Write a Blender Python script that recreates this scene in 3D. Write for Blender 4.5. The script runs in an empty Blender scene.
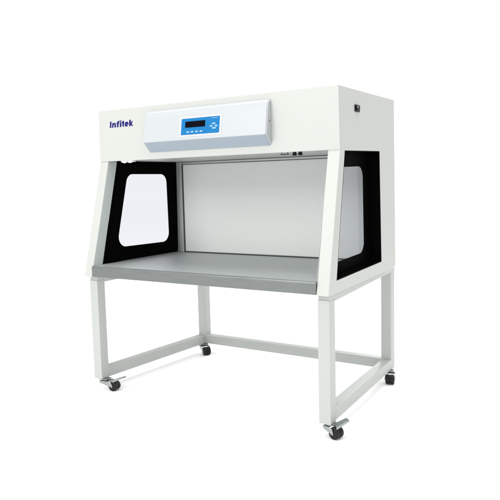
import bpy, bmesh, math, random
from mathutils import Vector, Matrix
from mathutils.geometry import tessellate_polygon

SC = bpy.context.scene
COL = SC.collection
random.seed(4)
Z0 = 0.620            # height of the cabinet's lower edge above the floor

# ---------------------------------------------------------------- camera
cam_d = bpy.data.cameras.new('camera')
cam = bpy.data.objects.new('camera', cam_d)
COL.objects.link(cam)
R_ = Vector((0.84497874, 0.53424376, -0.02438288))
U_ = Vector((-0.03670476, 0.10341789, 0.99396051))
F_ = Vector((-0.53353883, 0.83898054, -0.10699521))
m = Matrix((R_, U_, -F_)).transposed().to_4x4()
m.translation = Vector((1.81890161, -2.33658901, 0.47755315 + Z0))
cam.matrix_world = m
cam_d.sensor_width = 36.0
cam_d.lens = 634.848 / 500.0 * 36.0
cam_d.clip_start = 0.05
cam_d.clip_end = 200
SC.camera = cam

# ---------------------------------------------------------------- studio light
world = bpy.data.worlds.new('World')
SC.world = world
world.use_nodes = True
bg = world.node_tree.nodes['Background']
bg.inputs['Color'].default_value = (1.0, 1.0, 1.0, 1)
bg.inputs['Strength'].default_value = 1.14
SC.view_settings.view_transform = 'Standard'
SC.view_settings.look = 'None'
SC.view_settings.exposure = 0.0
SC.view_settings.gamma = 1.0


def area_lamp(name, loc, target, sx, sy, power, color=(1, 1, 1)):
    d = bpy.data.lights.new(name, 'AREA')
    d.shape = 'RECTANGLE'
    d.size, d.size_y, d.energy, d.color = sx, sy, power, color
    o = bpy.data.objects.new(name, d)
    COL.objects.link(o)
    o.location = loc
    o.rotation_euler = (Vector(target) - Vector(loc)).to_track_quat('-Z', 'Y').to_euler()
    return o


area_lamp('front_softbox', (-0.9, -3.6, 2.9), (-0.1, 0.2, 0.8), 2.2, 1.6, 96, (1.0, 0.995, 0.96))
area_lamp('low_front_fill', (1.4, -4.2, 0.6), (-0.2, 0.5, 0.4), 1.6, 0.9, 26)  # added unseen fill for the stand's front and inner faces
area_lamp('top_fill', (0.45, 0.4, 4.8), (0.45, 0.4, 0), 3.0, 3.0, 170)  # added overhead, out of view, to whiten the floor around the cabinet
area_lamp('rear_fill', (0.0, 4.6, 1.9), (0, 0.3, 0.0), 1.5, 1.8, 95)  # added behind the cabinet to brighten the floor under it


# ---------------------------------------------------------------- materials
def mat(name, color, rough=0.5, metal=0.0, bump=0.0, bscale=300, stretch=None, var=0.0, spec=0.5):
    mt = bpy.data.materials.new(name)
    mt.use_nodes = True
    nt = mt.node_tree
    b = nt.nodes['Principled BSDF']
    b.inputs['Base Color'].default_value = (*color, 1)
    b.inputs['Roughness'].default_value = rough
    b.inputs['Metallic'].default_value = metal
    b.inputs['Specular IOR Level'].default_value = spec
    if bump or var:
        tc = nt.nodes.new('ShaderNodeTexCoord')
        mp = nt.nodes.new('ShaderNodeMapping')
        mp.inputs['Scale'].default_value = stretch or (1, 1, 1)
        nz = nt.nodes.new('ShaderNodeTexNoise')
        nz.inputs['Scale'].default_value = bscale
        nz.inputs['Detail'].default_value = 3
        nt.links.new(tc.outputs['Object'], mp.inputs['Vector'])
        nt.links.new(mp.outputs['Vector'], nz.inputs['Vector'])
        if bump:
            bp = nt.nodes.new('ShaderNodeBump')
            bp.inputs['Strength'].default_value = bump
            bp.inputs['Distance'].default_value = 0.001
            nt.links.new(nz.outputs['Fac'], bp.inputs['Height'])
            nt.links.new(bp.outputs['Normal'], b.inputs['Normal'])
        if var:
            rp = nt.nodes.new('ShaderNodeValToRGB')
            rp.color_ramp.elements[0].position = 0.3
            rp.color_ramp.elements[1].position = 0.7
            rp.color_ramp.elements[0].color = (*[c * (1 - var) for c in color], 1)
            rp.color_ramp.elements[1].color = (*[min(1, c * (1 + var)) for c in color], 1)
            nt.links.new(nz.outputs['Fac'], rp.inputs['Fac'])
            nt.links.new(rp.outputs['Color'], b.inputs['Base Color'])
    return mt


M_PAINT = mat('white_powder_coat', (0.410, 0.422, 0.401), 0.42, bump=0.06, bscale=420, spec=0.35)
M_STAND = mat('stand_powder_coat', (0.372, 0.387, 0.373), 0.45, bump=0.06, bscale=420, spec=0.35)
M_BOX = mat('cool_white_plastic', (0.375, 0.394, 0.412), 0.38, bump=0.03, bscale=500, spec=0.4)
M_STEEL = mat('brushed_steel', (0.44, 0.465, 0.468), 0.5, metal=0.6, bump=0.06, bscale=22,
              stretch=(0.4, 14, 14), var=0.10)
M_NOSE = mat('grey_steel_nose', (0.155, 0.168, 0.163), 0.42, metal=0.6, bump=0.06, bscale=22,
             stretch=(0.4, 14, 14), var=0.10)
M_UNDERSIDE = mat('blue_grey_sheet', (0.245, 0.29, 0.335), 0.4, bump=0.03, bscale=500)
M_LINING = mat('grey_lining', (0.43, 0.465, 0.455), 0.45, bump=0.04, bscale=300)
M_ALU = mat('satin_aluminium', (0.46, 0.49, 0.475), 0.4, metal=0.5, var=0.04, bscale=40, stretch=(10, 10, .6))
M_BLACK = mat('black_glass_enamel', (0.0015, 0.0015, 0.0015), 0.5, spec=0.01, bump=0.0005)
M_GASKET = mat('dark_rubber_gasket', (0.045, 0.05, 0.05), 0.6, bump=0.1)
M_TYRE = mat('black_rubber', (0.006, 0.006, 0.0065), 0.5, bump=0.15, bscale=900, spec=0.25)
M_HUB = mat('grey_plastic_hub', (0.05, 0.05, 0.052), 0.5, bump=0.05)
M_ZINC = mat('zinc_plate', (0.30, 0.32, 0.31), 0.35, metal=0.7, var=0.18, bscale=120, bump=0.1)
M_PEDAL = mat('dull_zinc_pedal', (0.26, 0.285, 0.27), 0.4, metal=0.6, var=0.15, bscale=140, bump=0.1)
M_TEXT = mat('navy_print', (0.007, 0.005, 0.120), 0.6, bump=0.02, spec=0.1)
M_BLUE = mat('blue_keypad', (0.006, 0.130, 0.330), 0.5, bump=0.02, bscale=600, spec=0.1)
M_BORDER = mat('white_label_border', (0.46, 0.455, 0.46), 0.45, bump=0.02)
M_LCD = mat('dark_display', (0.001, 0.001, 0.004), 0.35, spec=0.03, bump=0.003)
M_KEY = mat('pale_key_print', (0.19, 0.34, 0.48), 0.5, bump=0.02)
M_DARK = mat('black_plastic', (0.005, 0.005, 0.006), 0.45, bump=0.05, spec=0.2)
M_FLOOR = mat('white_studio_floor', (0.985, 0.985, 0.985), 0.8, spec=0.0, bump=0.001)
M_TUBE = mat('lamp_tube_glass', (0.80, 0.81, 0.80), 0.25, bump=0.01)


def glass_mat():
    mt = bpy.data.materials.new('clear_side_glass')
    mt.use_nodes = True
    nt = mt.node_tree
    nt.nodes.clear()
    out = nt.nodes.new('ShaderNodeOutputMaterial')
    mx = nt.nodes.new('ShaderNodeMixShader')
    tr = nt.nodes.new('ShaderNodeBsdfTransparent')
    tr.inputs['Color'].default_value = (0.885, 0.89, 0.915, 1)
    gl = nt.nodes.new('ShaderNodeBsdfGlossy')
    gl.inputs['Roughness'].default_value = 0.04
    mx.inputs[0].default_value = 0.035
    nt.links.new(tr.outputs[0], mx.inputs[1])
    nt.links.new(gl.outputs[0], mx.inputs[2])
    nt.links.new(mx.outputs[0], out.inputs[0])
    return mt


def mesh_mat():
    """White perforated sheet: staggered round holes every 9 mm."""
    mt = bpy.data.materials.new('perforated_white_sheet')
    mt.use_nodes = True
    nt = mt.node_tree
    N, Lk = nt.nodes, nt.links
    b = N['Principled BSDF']
    b.inputs['Roughness'].default_value = 0.5
    tc = N.new('ShaderNodeTexCoord')
    sx = N.new('ShaderNodeSeparateXYZ')
    Lk.new(tc.outputs['Object'], sx.inputs[0])

    def mth(op, a, c=None):
        n = N.new('ShaderNodeMath')
        n.operation = op
        for i, v in enumerate((a, c)):
            if v is None:
                continue
            if isinstance(v, (int, float)):
                n.inputs[i].default_value = v
            else:
                Lk.new(v, n.inputs[i])
        return n.outputs[0]
    P = 0.0095

    def grid(off):
        u = mth('SUBTRACT', mth('FRACT', mth('ADD', mth('DIVIDE', sx.outputs['X'], P), off + 100)), 0.5)
        v = mth('SUBTRACT', mth('FRACT', mth('ADD', mth('DIVIDE', sx.outputs['Z'], P * 0.8), off + 100)), 0.5)
        return mth('ADD', mth('MULTIPLY', u, u), mth('MULTIPLY', mth('MULTIPLY', v, v), 0.64))
    d = mth('MINIMUM', grid(0.0), grid(0.5))
    hole = mth('LESS_THAN', d, 0.050)
    mix = N.new('ShaderNodeMix')
    mix.data_type = 'RGBA'
    Lk.new(hole, mix.inputs['Factor'])
    mix.inputs['A'].default_value = (0.715, 0.74, 0.728, 1)
    mix.inputs['B'].default_value = (0.47, 0.49, 0.482, 1)
    Lk.new(mix.outputs['Result'], b.inputs['Base Color'])
    return mt


M_GLASS = glass_mat()
M_MESH = mesh_mat()


# ---------------------------------------------------------------- mesh helpers
def link(name, bm, material, parent=None, bevel=0.0, seg=2, smooth=False):
    bmesh.ops.recalc_face_normals(bm, faces=bm.faces)
    me = bpy.data.meshes.new(name)
    bm.to_mesh(me)
    bm.free()
    me.materials.append(material)
    o = bpy.data.objects.new(name, me)
    COL.objects.link(o)
    if parent is not None:
        o.parent = parent
        o.matrix_parent_inverse = parent.matrix_world.inverted()
    if bevel:
        md = o.modifiers.new('bevel', 'BEVEL')
        md.width, md.segments, md.limit_method, md.angle_limit = bevel, seg, 'ANGLE', math.radians(35)
        md.harden_normals = False
    if smooth:
        for p in me.polygons:
            p.use_smooth = True
    return o


def V(x, y, z):
    return Vector((x, y, z + Z0))


def box(bm, x0, x1, y0, y1, z0, z1):
    hexa(bm, [(x0, y0, z0), (x1, y0, z0), (x1, y1, z0), (x0, y1, z0),
              (x0, y0, z1), (x1, y0, z1), (x1, y1, z1), (x0, y1, z1)])


def hexa(bm, c):
    v = [bm.verts.new(V(*p)) for p in c]
    for f in ((0, 3, 2, 1), (4, 5, 6, 7), (0, 1, 5, 4), (1, 2, 6, 5), (2, 3, 7, 6), (3, 0, 4, 7)):
        bm.faces.new([v[i] for i in f])


def extrude_loops(bm, loops, fa, fb):
    """Prism of a 2-D polygon (first loop) with holes; fa/fb map (u,v) to the two end surfaces."""
    polys = [[Vector((u, w, 0)) for u, w in lp] for lp in loops]
    flat = [p for lp in loops for p in lp]
    tris = tessellate_polygon(polys)
    A = [bm.verts.new(V(*fa(*p))) for p in flat]
    B = [bm.verts.new(V(*fb(*p))) for p in flat]
    for t in tris:
        try:
            bm.faces.new([A[i] for i in t])
            bm.faces.new([B[i] for i in reversed(t)])
        except ValueError:
            pass
    k = 0
    for lp in loops:
        n = len(lp)
        for i in range(n):
            j = (i + 1) % n
            bm.faces.new([A[k + i], A[k + j], B[k + j], B[k + i]])
        k += n


def round_poly(pts, r, n=6):
    out = []
    m_ = len(pts)
    for i in range(m_):
        p = Vector(pts[i]); a = Vector(pts[i - 1]); c = Vector(pts[(i + 1) % m_])
        d1 = (a - p).normalized(); d2 = (c - p).normalized()
        ang = d1.angle(d2)
        rr = r[i] if isinstance(r, (list, tuple)) else r
        t = rr / math.tan(ang / 2)
        ctr = p + (d1 + d2).normalized() * (rr / math.sin(ang / 2))
        s = p + d1 * t; e = p + d2 * t
        a0 = math.atan2(s.y - ctr.y, s.x - ctr.x)
        a1 = math.atan2(e.y - ctr.y, e.x - ctr.x)
        da = (a1 - a0 + math.pi) % (2 * math.pi) - math.pi
        for k in range(n + 1):
            q = a0 + da * k / n
            out.append((ctr.x + rr * math.cos(q), ctr.y + rr * math.sin(q)))
    return out


def cyl(bm, c, axis, r, h, n=24, r2=None):
    """Closed cylinder starting at c along axis; c in cabinet coordinates."""
    ax = Vector(axis).normalized()
    t = ax.orthogonal().normalized()
    b = ax.cross(t)
    r2 = r if r2 is None else r2
    c0 = V(*c)
    A = [bm.verts.new(c0 + (t * math.cos(2 * math.pi * i / n) + b * math.sin(2 * math.pi * i / n)) * r) for i in range(n)]
    B = [bm.verts.new(c0 + ax * h + (t * math.cos(2 * math.pi * i / n) + b * math.sin(2 * math.pi * i / n)) * r2) for i in range(n)]
    bm.faces.new(A[::-1]); bm.faces.new(B)
    for i in range(n):
        j = (i + 1) % n
        bm.faces.new([A[i], A[j], B[j], B[i]])


def ring_lathe(bm, c, axis, prof, n=32):
    """Closed revolved profile [(offset along axis, radius), ...]."""
    ax = Vector(axis).normalized()
    t = ax.orthogonal().normalized()
    b = ax.cross(t)
    c0 = V(*c)
    rings = []
    for o, r in prof:
        rings.append([bm.verts.new(c0 + ax * o + (t * math.cos(2 * math.pi * i / n) + b * math.sin(2 * math.pi * i / n)) * r)
                      for i in range(n)])
    for k in range(len(rings) - 1):
        for i in range(n):
            j = (i + 1) % n
            bm.faces.new([rings[k][i], rings[k][j], rings[k + 1][j], rings[k + 1][i]])
    bm.faces.new(rings[0][::-1]); bm.faces.new(rings[-1])


# ---------------------------------------------------------------- setting: one white studio floor
bm = bmesh.new()
n = 64
bm.faces.new([bm.verts.new((40 * math.cos(2 * math.pi * i / n), 40 * math.sin(2 * math.pi * i / n), 0)) for i in range(n)])
floor = link('floor', bm, M_FLOOR)
floor['kind'] = 'structure'

# ---------------------------------------------------------------- the cabinet
root = bpy.data.objects.new('laminar_flow_cabinet', None)
COL.objects.link(root)
root.location = (0, 0.45, 0)
root['label'] = 'white laminar flow clean bench with black framed side windows on a wheeled white stand'
root['category'] = 'lab cabinet'
bpy.context.view_layer.update()

YK, ZT, ZK, D, DB, ZR, TP = 0.149, 0.8695, 0.603, 0.816, 0.803, 0.0235, 0.057
ZL, S, SR = -0.558, 0.056, 0.0577


def xo(z):                       # outer face of the side walls: they lean in a little towards the top
    return 0.7095 - 0.0155 * z


# side walls with a window opening
PROFILE = [(0.0, 0.0), (DB, ZR), (D, ZT), (YK, ZT), (YK, ZK)]
OPENINGS = {1: [(0.083, 0.055), (0.608, 0.073), (0.606, 0.608), (0.197, 0.6)],
            -1: [(0.083, 0.055), (0.722, 0.073), (0.722, 0.608), (0.197, 0.6)]}
PANE = [(0.079, 0.060), (0.716, 0.060), (0.716, 0.6055), (0.2130, 0.6055)]
CLEAR = {-1: [(0.190, 0.138), (0.636, 0.132), (0.622, 0.534), (0.290, 0.535)],
         1: [(0.150, 0.113), (0.528, 0.127), (0.531, 0.538), (0.255, 0.531)]}
for sgn in (-1, 1):
    OPEN = OPENINGS[sgn]
    bm = bmesh.new()
    extrude_loops(bm, [PROFILE, OPEN],
                  lambda y, z: (sgn * xo(z), y, z), lambda y, z: (sgn * (xo(z) - TP), y, z))
    wall = link('side_wall', bm, M_PAINT, root, bevel=0.0025)
    # grey sheet lining the inside face in front of the window
    bm = bmesh.new()
    lin = [(0.011, 0.0585), (0.0775, 0.0585), (0.2105, 0.6005), (YK + 0.006, 0.6005)]
    extrude_loops(bm, [lin], lambda y, z: (sgn * (xo(z) - TP - 0.0005), y, z),
                  lambda y, z: (sgn * (xo(z) - TP - 0.0012), y, z))
    link('inner_lining', bm, M_LINING, wall)
    # black border of the window: flat rim with a rounded opening, and the black reveal round the wall opening
    bm = bmesh.new()
    clear = round_poly(CLEAR[sgn], [0.055, 0.055, 0.05, 0.05], 8)
    extrude_loops(bm, [PANE, clear], lambda y, z: (sgn * (xo(z) - TP - 0.0005), y, z),
                  lambda y, z: (sgn * (xo(z) - TP - 0.0022), y, z))
    cy = sum(p[0] for p in OPEN) / 4; cz = sum(p[1] for p in OPEN) / 4

    def shrink(k):
        return [(y + (cy - y) / abs(cy - y) * k, z + (cz - z) / abs(cz - z) * k) for y, z in OPEN]
    extrude_loops(bm, [shrink(0.0008), shrink(0.0035)], lambda y, z: (sgn * (xo(z) - 0.001), y, z),
                  lambda y, z: (sgn * (xo(z) - TP), y, z))
    border = link('window_border', bm, M_BLACK, wall)
    bm = bmesh.new()
    clear_in = round_poly([(y + (0.4 - y) * 0.002, z + (0.33 - z) * 0.002) for y, z in CLEAR[sgn]], [0.055, 0.055, 0.05, 0.05], 8)
    extrude_loops(bm, [clear_in], lambda y, z: (sgn * (xo(z) - TP - 0.0008), y, z),
                  lambda y, z: (sgn * (xo(z) - TP - 0.0020), y, z))
    link('window_pane', bm, M_GLASS, wall)

# head and rear plenum, one folded body between the side walls
bm = bmesh.new()
XI = 0.638
extrude_loops(bm, [[(YK + 0.011, 0.606), (YK + 0.011, ZT - 0.004), (D - 0.004, ZT - 0.004), (DB - 0.002, 0.03),
                    (0.738, 0.03), (0.738, 0.606)]],
              lambda y, z: (-XI, y, z), lambda y, z: (XI, y, z))
link('head_housing', bm, M_PAINT, root)
bm = bmesh.new()
extrude_loops(bm, [[(YK + 0.001, ZT - 0.0035), (D - 0.001, ZT - 0.0035), (D - 0.001, ZT - 0.0008), (YK + 0.001, ZT - 0.0008)]],
              lambda y, z: (-(xo(z) - TP - 0.0003), y, z), lambda y, z: (xo(z) - TP - 0.0003, y, z))
link('top_cover', bm, M_PAINT, root)

# front panel of the head
bm = bmesh.new()
hexa(bm, [(-xo(ZK) , YK - 0.003, ZK), (xo(ZK), YK - 0.003, ZK), (xo(ZK), YK - 0.0005, ZK), (-xo(ZK), YK - 0.0005, ZK),
          (-xo(ZT), YK - 0.003, ZT), (xo(ZT), YK - 0.003, ZT), (xo(ZT), YK - 0.0005, ZT), (-xo(ZT), YK - 0.0005, ZT)])
box(bm, -0.64, 0.64, YK, YK + 0.0105, ZK + 0.0005, ZK + 0.03)      # folded return of the sheet
front = link('front_panel', bm, M_PAINT, root, bevel=0.0012)

# lettering on the front panel
# heavy sans letters built from strokes; each stroke sits a hair above the one before so no faces coincide
bm = bmesh.new()
TXT = {'n': 0}
TK, XH, CAP = 0.0087, 0.0238, 0.0322          # stroke, x-height, cap height


def tpt(u, v, o):
    return (-0.6172 + u * 1.205 + v * 0.11, YK - 0.0032 - o, 0.7772 + v)


def stroke(poly):
    TXT['n'] += 1
    k = 0.0004 + 0.00003 * TXT['n']
    extrude_loops(bm, [poly], lambda u, v: tpt(u, v, 0.0), lambda u, v: tpt(u, v, k))


def bar(u0, u1, v0, v1):
    stroke([(u0, v0), (u1, v0), (u1, v1), (u0, v1)])


def arc(cu_, cv, ru, rv, a0, a1, tu=TK, tv=TK * 0.86, nn=18):
    o = [(cu_ + ru * math.cos(math.radians(a0 + (a1 - a0) * q / nn)), cv + rv * math.sin(math.radians(a0 + (a1 - a0) * q / nn))) for q in range(nn + 1)]
    i_ = [(cu_ + (ru - tu) * math.cos(math.radians(a0 + (a1 - a0) * q / nn)), cv + (rv - tv) * math.sin(math.radians(a0 + (a1 - a0) * q / nn))) for q in range(nn + 1)]
    stroke(o + i_[::-1])


u = 0.0
bar(u, u + TK, 0, CAP); u += TK + 0.0048                                      # I
bar(u, u + TK, 0, XH)                                                         # n
arc(u + 0.0118, XH - 0.0104, 0.0110, 0.0108, 0, 165)
bar(u + 0.0228 - TK, u + 0.0228, 0, XH - 0.0098); u += 0.0228 + 0.0028
bar(u + 0.0034, u + 0.0034 + TK, 0, CAP - 0.0085)                             # f
arc(u + 0.0154, CAP - 0.0098, 0.0120, 0.0102, 78, 180, tv=0.0060)
bar(u, u + 0.0160, XH - 0.0052, XH); u += 0.0170 + 0.0030
bar(u, u + TK, 0, XH); bar(u, u + TK, XH + 0.0026, CAP + 0.0006); u += TK + 0.0026   # i
bar(u + 0.0032, u + 0.0032 + TK, 0.0075, CAP - 0.0022)                        # t
arc(u + 0.0122, 0.0085, 0.0090, 0.0088, 180, 282)
bar(u, u + 0.0145, XH - 0.0050, XH); u += 0.0145 + 0.0024
arc(u + 0.0112, XH / 2, 0.0112, XH / 2 + 0.0004, 0, 318)                      # e
bar(u + 0.0050, u + 0.0218, XH / 2 - 0.0024, XH / 2 + 0.0022); u += 0.0224 + 0.0036
bar(u, u + TK, 0, CAP)                                                        # k
stroke([(u + 0.0055, 0.0085), (u + 0.0135, XH), (u + 0.0218, XH), (u + 0.0118, 0.0105)])
stroke([(u + 0.0075, 0.0125), (u + 0.0122, 0.0165), (u + 0.0226, 0.0), (u + 0.0146, 0.0)])
link('lettering', bm, M_TEXT, front)

# ---- control box on the front panel
BX0, BX1 = -0.345, 0.364
YB = YK - 0.0035
BOXP = [(YB, 0.6375), (0.0985, 0.6845), (0.1165, 0.803), (0.1245, 0.828), (YB, 0.842)]
bm = bmesh.new()
extrude_loops(bm, [BOXP], lambda y, z: (BX0, y, z), lambda y, z: (BX1, y, z))
cbox = link('control_box', bm, M_BOX, root, bevel=0.002, seg=2)
bm = bmesh.new()  # thin sheet over the box underside, darker blue-grey than the box
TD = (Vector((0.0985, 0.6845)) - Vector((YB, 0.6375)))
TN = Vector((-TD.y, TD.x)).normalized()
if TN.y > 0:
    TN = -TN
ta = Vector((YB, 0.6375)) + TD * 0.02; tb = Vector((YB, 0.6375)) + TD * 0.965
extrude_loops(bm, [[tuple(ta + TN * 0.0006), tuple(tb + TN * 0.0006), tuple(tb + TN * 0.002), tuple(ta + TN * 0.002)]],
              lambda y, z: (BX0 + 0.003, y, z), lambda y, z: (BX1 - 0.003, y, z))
link('underside_sheet', bm, M_UNDERSIDE, cbox)
for sgn, xx in ((-1, BX0), (1, BX1)):
    bm = bmesh.new()
    capp = [(YB, 0.641), (0.102, 0.686), (0.1195, 0.802), (0.127, 0.8255), (YB, 0.8385)]
    extrude_loops(bm, [capp], lambda y, z: (xx - sgn * 0.003, y, z), lambda y, z: (xx + sgn * 0.0045, y, z))
    cap = link('end_cap', bm, M_BOX, cbox, bevel=0.0012)
bm = bmesh.new()
cyl(bm, (BX1 + 0.0045, 0.131, 0.744), (1, 0, 0), 0.0045, 0.0015, 16)
link('cap_screw', bm, M_ZINC, cbox)
# front face frame: e along x, g up the sloping face
P0 = Vector((0, 0.0985, 0.6845)); P1 = Vector((0, 0.1165, 0.803))
G = (P1 - P0).normalized()
NF = Vector((0, -G.z, G.y))            # outward


def on_face(x, g, out):
    p = P0 + G * g + NF * out
    return (x, p.y, p.z)


def slab(bm, poly, o0, o1):
    extrude_loops(bm, [poly], lambda x, g: on_face(x, g, o0), lambda x, g: on_face(x, g, o1))


def rect(x0, x1, g0, g1):
    return [(x0, g0), (x1, g0), (x1, g1), (x0, g1)]


bm = bmesh.new()
slab(bm, round_poly(rect(-0.118, 0.126, 0.014, 0.110), 0.004, 3), 0.0004, 0.0012)
panel = link('control_panel', bm, M_BORDER, cbox)
bm = bmesh.new()
slab(bm, round_poly(rect(-0.1085, 0.1155, 0.0225, 0.1005), 0.002, 3), 0.0013, 0.0022)
link('keypad_sheet', bm, M_BLUE, cbox)
bm = bmesh.new()
slab(bm, rect(-0.084, 0.0335, 0.0565, 0.0855), 0.0023, 0.0032)
link('display', bm, M_LCD, cbox)
for kx in (-0.066, -0.041, -0.014, 0.012):
    bm = bmesh.new()
    slab(bm, round_poly(rect(kx - 0.0085, kx + 0.0085, 0.0315, 0.0385), 0.003, 3), 0.0023, 0.0030)
    link('key', bm, M_KEY, cbox)
for kx, kg, w in ((0.0835, 0.0665, 0.010), (0.069, 0.0555, 0.008), (0.098, 0.0555, 0.008), (0.0865, 0.0455, 0.011)):
    bm = bmesh.new()
    slab(bm, round_poly(rect(kx - w, kx + w, kg - 0.0036, kg + 0.0036), 0.003, 3), 0.0023, 0.0030)
    link('key', bm, M_KEY, cbox)
bm = bmesh.new()
for i in range(7):
    slab(bm, rect(0.070 + i * 0.0052, 0.0735 + i * 0.0052, 0.0915, 0.0945), 0.0023, 0.0027)
link('panel_print', bm, M_KEY, cbox)

# ---- back diffuser with its frame
bm = bmesh.new()
box(bm, -0.594, 0.594, 0.724, 0.732, 0.0645, 0.588)
filt = link('filter_panel', bm, M_MESH, root)
for sgn in (-1, 1):
    bm = bmesh.new()
    xa, xb = sorted((sgn * 0.6005, sgn * 0.6235)); box(bm, xa, xb, 0.712, 0.732, 0.0595, 0.6035)
    xa, xb = sorted((sgn * 0.6240, sgn * 0.6365)); box(bm, xa, xb, 0.7175, 0.732, 0.0595, 0.6035)
    link('filter_frame', bm, M_ALU, filt, bevel=0.002)
bm = bmesh.new()
box(bm, -0.600, 0.600, 0.712, 0.732, 0.592, 0.6035)
link('filter_frame', bm, M_ALU, filt, bevel=0.002)
bm = bmesh.new()
box(bm, -0.600, -0.5945, 0.718, 0.733, 0.0600, 0.5915)
box(bm, 0.5945, 0.600, 0.718, 0.733, 0.0600, 0.5915)
box(bm, -0.594, 0.594, 0.718, 0.733, 0.5885, 0.5915)
box(bm, -0.594, 0.594, 0.718, 0.733, 0.0600, 0.0640)
link('gasket', bm, M_GASKET, filt)

# ---- lamp and fittings under the head
bm = bmesh.new()
for xx in (-0.575, -0.535):
    ring_lathe(bm, (xx, 0.2, 0.600), (0, 0, -1), [(-0.006, 0.013), (0.002, 0.013), (0.006, 0.010), (0.008, 0.004)], 20)
box(bm, -0.59, -0.505, 0.19, 0.21, 0.5965, 0.6055)
link('lamp_holder', bm, M_TUBE, root)
for xx in (0.452, 0.481):
    bm = bmesh.new()
    ring_lathe(bm, (xx, 0.205, 0.606), (0, 0, -1), [(0, 0.007), (0.006, 0.007), (0.0065, 0.010), (0.015, 0.010), (0.017, 0.007)], 20)
    link('knob', bm, M_DARK, root)
bm = bmesh.new()
box(bm, 0.385, 0.425, 0.195, 0.203, 0.595, 0.5985)
box(bm, 0.389, 0.3905, 0.1975, 0.2, 0.5985, 0.606)
box(bm, 0.4195, 0.421, 0.1975, 0.2, 0.5985, 0.606)
link('wire_clip', bm, M_DARK, root)

# ---- steel work surface with a folded nose
bm = bmesh.new()
top = [(0.0105, 0.045), (0.0105, 0.0578), (0.7175, 0.0578), (0.7175, 0.045)]
extrude_loops(bm, [top], lambda y, z: (-(xo(z) - TP - 0.0008), y, z), lambda y, z: (xo(z) - TP - 0.0008, y, z))
ws = link('work_surface', bm, M_STEEL, root)
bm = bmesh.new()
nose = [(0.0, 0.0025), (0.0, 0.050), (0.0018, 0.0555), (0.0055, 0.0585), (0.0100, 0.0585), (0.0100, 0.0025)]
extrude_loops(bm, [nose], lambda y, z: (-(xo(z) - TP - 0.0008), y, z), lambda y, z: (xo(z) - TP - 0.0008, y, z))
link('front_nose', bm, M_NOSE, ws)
bm = bmesh.new()
box(bm, -0.64, 0.64, 0.0115, 0.79, 0.006, 0.0285)
link('base_pan', bm, M_STAND, root)

# ---- power inlet on the right wall
bm = bmesh.new()
xs_ = xo(0.787)
box(bm, xs_ + 0.0003, xs_ + 0.004, 0.309, 0.361, 0.7725, 0.8035)
box(bm, xs_ + 0.0041, xs_ + 0.009, 0.317, 0.353, 0.7775, 0.7985)
sock = link('power_switch', bm, M_DARK, root, bevel=0.0015)
bm = bmesh.new()
box(bm, xs_ + 0.0091, xs_ + 0.0096, 0.321, 0.329, 0.790, 0.796)
link('switch_mark', bm, M_BORDER, sock)

# ---------------------------------------------------------------- the stand
XF, XB, YF, YR = 0.7005, 0.650, 0.0255, 0.957      # outer corners: front legs and rear legs
for sgn in (-1, 1):
    bm = bmesh.new()
    xa, xb = sorted((sgn * XF, sgn * (XF - S)))
    box(bm, xa, xb, YF, YF + S, ZL, -0.0225)
    link('leg', bm, M_STAND, root, bevel=0.003)
    bm = bmesh.new()
    xa, xb = sorted((sgn * XB, sgn * (XB - SR)))
    box(bm, xa, xb, YR - SR, YR, ZL, -0.0005)
    link('leg', bm, M_STAND, root, bevel=0.003)


def side_rail(sgn, y0, y1, z0a, z1a, z0b, z1b, inset, w):
    def xr(y):
        return XF + (XB - XF) * (y - YF) / (YR - YF) - inset
    bm = bmesh.new()
    hexa(bm, [(sgn * (xr(y0) - w), y0, z0a), (sgn * xr(y0), y0, z0a), (sgn * xr(y1), y1, z0b), (sgn * (xr(y1) - w), y1, z0b),
              (sgn * (xr(y0) - w), y0, z1a), (sgn * xr(y0), y0, z1a), (sgn * xr(y1), y1, z1b), (sgn * (xr(y1) - w), y1, z1b)])
    return link('rail', bm, M_STAND, root, bevel=0.003)


for sgn in (-1, 1):
    # lower rail between the legs
    side_rail(sgn, YF + S - 0.008, YR - SR + 0.008, ZL + 0.001, ZL + S, ZL + 0.001, ZL + S, 0.0015, S - 0.004)
    # upper rail carrying the cabinet: short stub over the front leg, then back to the rear leg
    bm = bmesh.new()
    xa, xb = sorted((sgn * (XF - 0.001), sgn * (XF - S + 0.001)))
    box(bm, xa, xb, YF + 0.006, YF + S - 0.009, -0.0300, -0.0008)
    link('rail_stub', bm, M_STAND, root, bevel=0.0015)
    side_rail(sgn, YF + S - 0.008, YR - SR + 0.008, -0.036, -0.0010, -0.022, 0.0190, 0.0015, S - 0.004)
bm = bmesh.new()
box(bm, -(XB - SR + 0.008), XB - SR + 0.008, YR - SR + 0.002, YR - 0.002, ZL + 0.0016, ZL + S)
link('rail', bm, M_STAND, root, bevel=0.003)
bm = bmesh.new()
box(bm, -(XB - SR - 0.0004), XB - SR - 0.0004, YR - SR + 0.004, YR - 0.004, -0.05, -0.002)
link('rail', bm, M_STAND, root, bevel=0.003)


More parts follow.
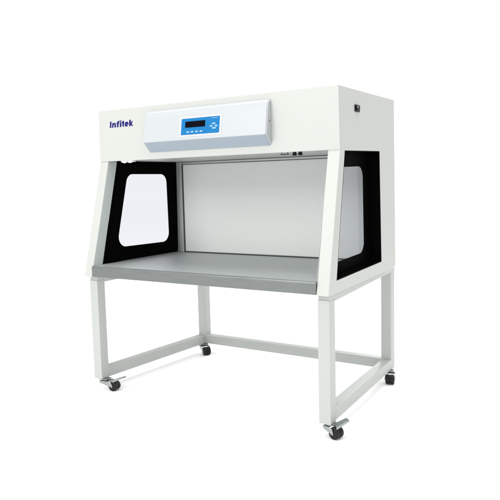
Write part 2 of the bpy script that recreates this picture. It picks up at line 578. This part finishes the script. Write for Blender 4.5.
# ---------------------------------------------------------------- casters
def caster(sx, sy, ang, trail, pedal):
    """Swivel at (sx, sy) under the leg, trailing towards ang (degrees in plan)."""
    ca, sa = math.cos(math.radians(ang)), math.sin(math.radians(ang))
    d = Vector((ca, sa, 0)); a = Vector((-sa, ca, 0))
    RW, WW = 0.0262, 0.046
    zc = -Z0 + RW + 0.0003
    w = Vector((sx, sy, 0)) + d * trail

    def P(u, v, z):                       # u along trail from swivel, v sideways
        return (sx + d.x * u + a.x * v, sy + d.y * u + a.y * v, z)
    bm = bmesh.new()
    hexa(bm, [P(-0.024, -0.024, ZL - 0.0035), P(0.028, -0.024, ZL - 0.0035), P(0.028, 0.024, ZL - 0.0035), P(-0.024, 0.024, ZL - 0.0035),
              P(-0.024, -0.024, ZL - 0.0005), P(0.028, -0.024, ZL - 0.0005), P(0.028, 0.024, ZL - 0.0005), P(-0.024, 0.024, ZL - 0.0005)])
    ring_lathe(bm, (sx, sy, ZL - 0.0036), (0, 0, -1), [(0, 0.019), (0.003, 0.021), (0.0052, 0.019)], 24)
    body = link('caster', bm, M_ZINC, root)
    # fork: two cheeks and a bridge
    bm = bmesh.new()
    zt = ZL - 0.0092
    hexa(bm, [P(-0.018, -0.0275, zt - 0.0025), P(max(trail * 0.35, trail - 0.020), -0.0275, zt - 0.0025), P(max(trail * 0.35, trail - 0.020), 0.0275, zt - 0.0025), P(-0.018, 0.0275, zt - 0.0025),
              P(-0.018, -0.0275, zt), P(max(trail * 0.35, trail - 0.020), -0.0275, zt), P(max(trail * 0.35, trail - 0.020), 0.0275, zt), P(-0.018, 0.0275, zt)])
    for sg in (-1, 1):
        prof = [(-0.018, zt - 0.0026), (trail * 0.9, zt - 0.0026), (trail + 0.004, zc + 0.006), (trail + 0.005, zc - 0.003),
                (trail - 0.001, zc - 0.006), (trail - 0.007, zc - 0.002), (-0.016, zt - 0.012)]
        v0, v1 = sg * 0.0252, sg * 0.0274
        extrude_loops(bm, [prof], lambda u, z: P(u, v0, z), lambda u, z: P(u, v1, z))
    link('fork', bm, M_ZINC, body, bevel=0.0006)
    # wheel: rounded tyre on a hub
    bm = bmesh.new()
    h = WW / 2
    ring_lathe(bm, (w.x, w.y, zc), (a.x, a.y, 0), [(-h, RW - 0.007), (-h, RW - 0.0045), (-h + 0.003, RW - 0.001), (-h + 0.006, RW),
                                                  (-0.003, RW), (-0.002, RW - 0.003), (0.002, RW - 0.003), (0.003, RW),
                                                  (h - 0.006, RW), (h - 0.003, RW - 0.001), (h, RW - 0.0045), (h, RW - 0.007)], 36)
    wheel = link('wheel', bm, M_TYRE, body)
    bm = bmesh.new()
    cyl(bm, (w.x - a.x * 0.0285, w.y - a.y * 0.0285, zc), (a.x, a.y, 0), 0.0038, 0.0570, 14)
    link('axle_bolt', bm, M_ZINC, body)
    if pedal:
        bm = bmesh.new()
        ln, lift, pang = pedal
        pc, ps = math.cos(math.radians(pang)), math.sin(math.radians(pang))

        def P(u, v, z):                   # pedal frame, measured from the wheel centre
            return (w.x + pc * u - ps * v, w.y + ps * u + pc * v, z)
        q0, q1 = -0.004, ln
        zb = zt + 0.0045
        ze = zb + lift
        c = []
        for da, db in ((-0.0035, -0.0045), (0.0, 0.0)):
            c += [P(q0, -0.0190, zb + da), P(q1, -0.0160, ze + db), P(q1, 0.0160, ze + db), P(q0, 0.0190, zb + da)]
        for sg in (-1, 1):                      # folded side flanges, deep at the fork and shallow at the tip
            f = []
            for k in (0.0192, 0.0208):
                f.append([P(q0, sg * k, zb - 0.014), P(q1 - 0.004, sg * (k - 0.003), ze - 0.007), P(q1 - 0.004, sg * (k - 0.003), ze + 0.0006), P(q0, sg * k, zb + 0.0006)])
            hexa(bm, f[0] + f[1])
        hexa(bm, c)
        c = []                                  # bent tip
        for dz in (-0.0035, 0.0):
            c += [P(q1 + 0.0003, -0.0150, ze + dz), P(q1 + 0.006, -0.0130, ze + dz - 0.001), P(q1 + 0.006, 0.0130, ze + dz - 0.001), P(q1 + 0.0003, 0.0150, ze + dz)]
        hexa(bm, c)
        link('brake_pedal', bm, M_PEDAL, body, bevel=0.0008)
    return body


caster(0.682, 0.057, -15, 0.034, (0.052, 0.024, 38))
caster(-0.652, 0.054, 8, 0.062, (0.066, 0.024, 6))
caster(-0.611, 0.896, -36, 0.058, None)
caster(0.648, 0.898, -74, 0.052, None)
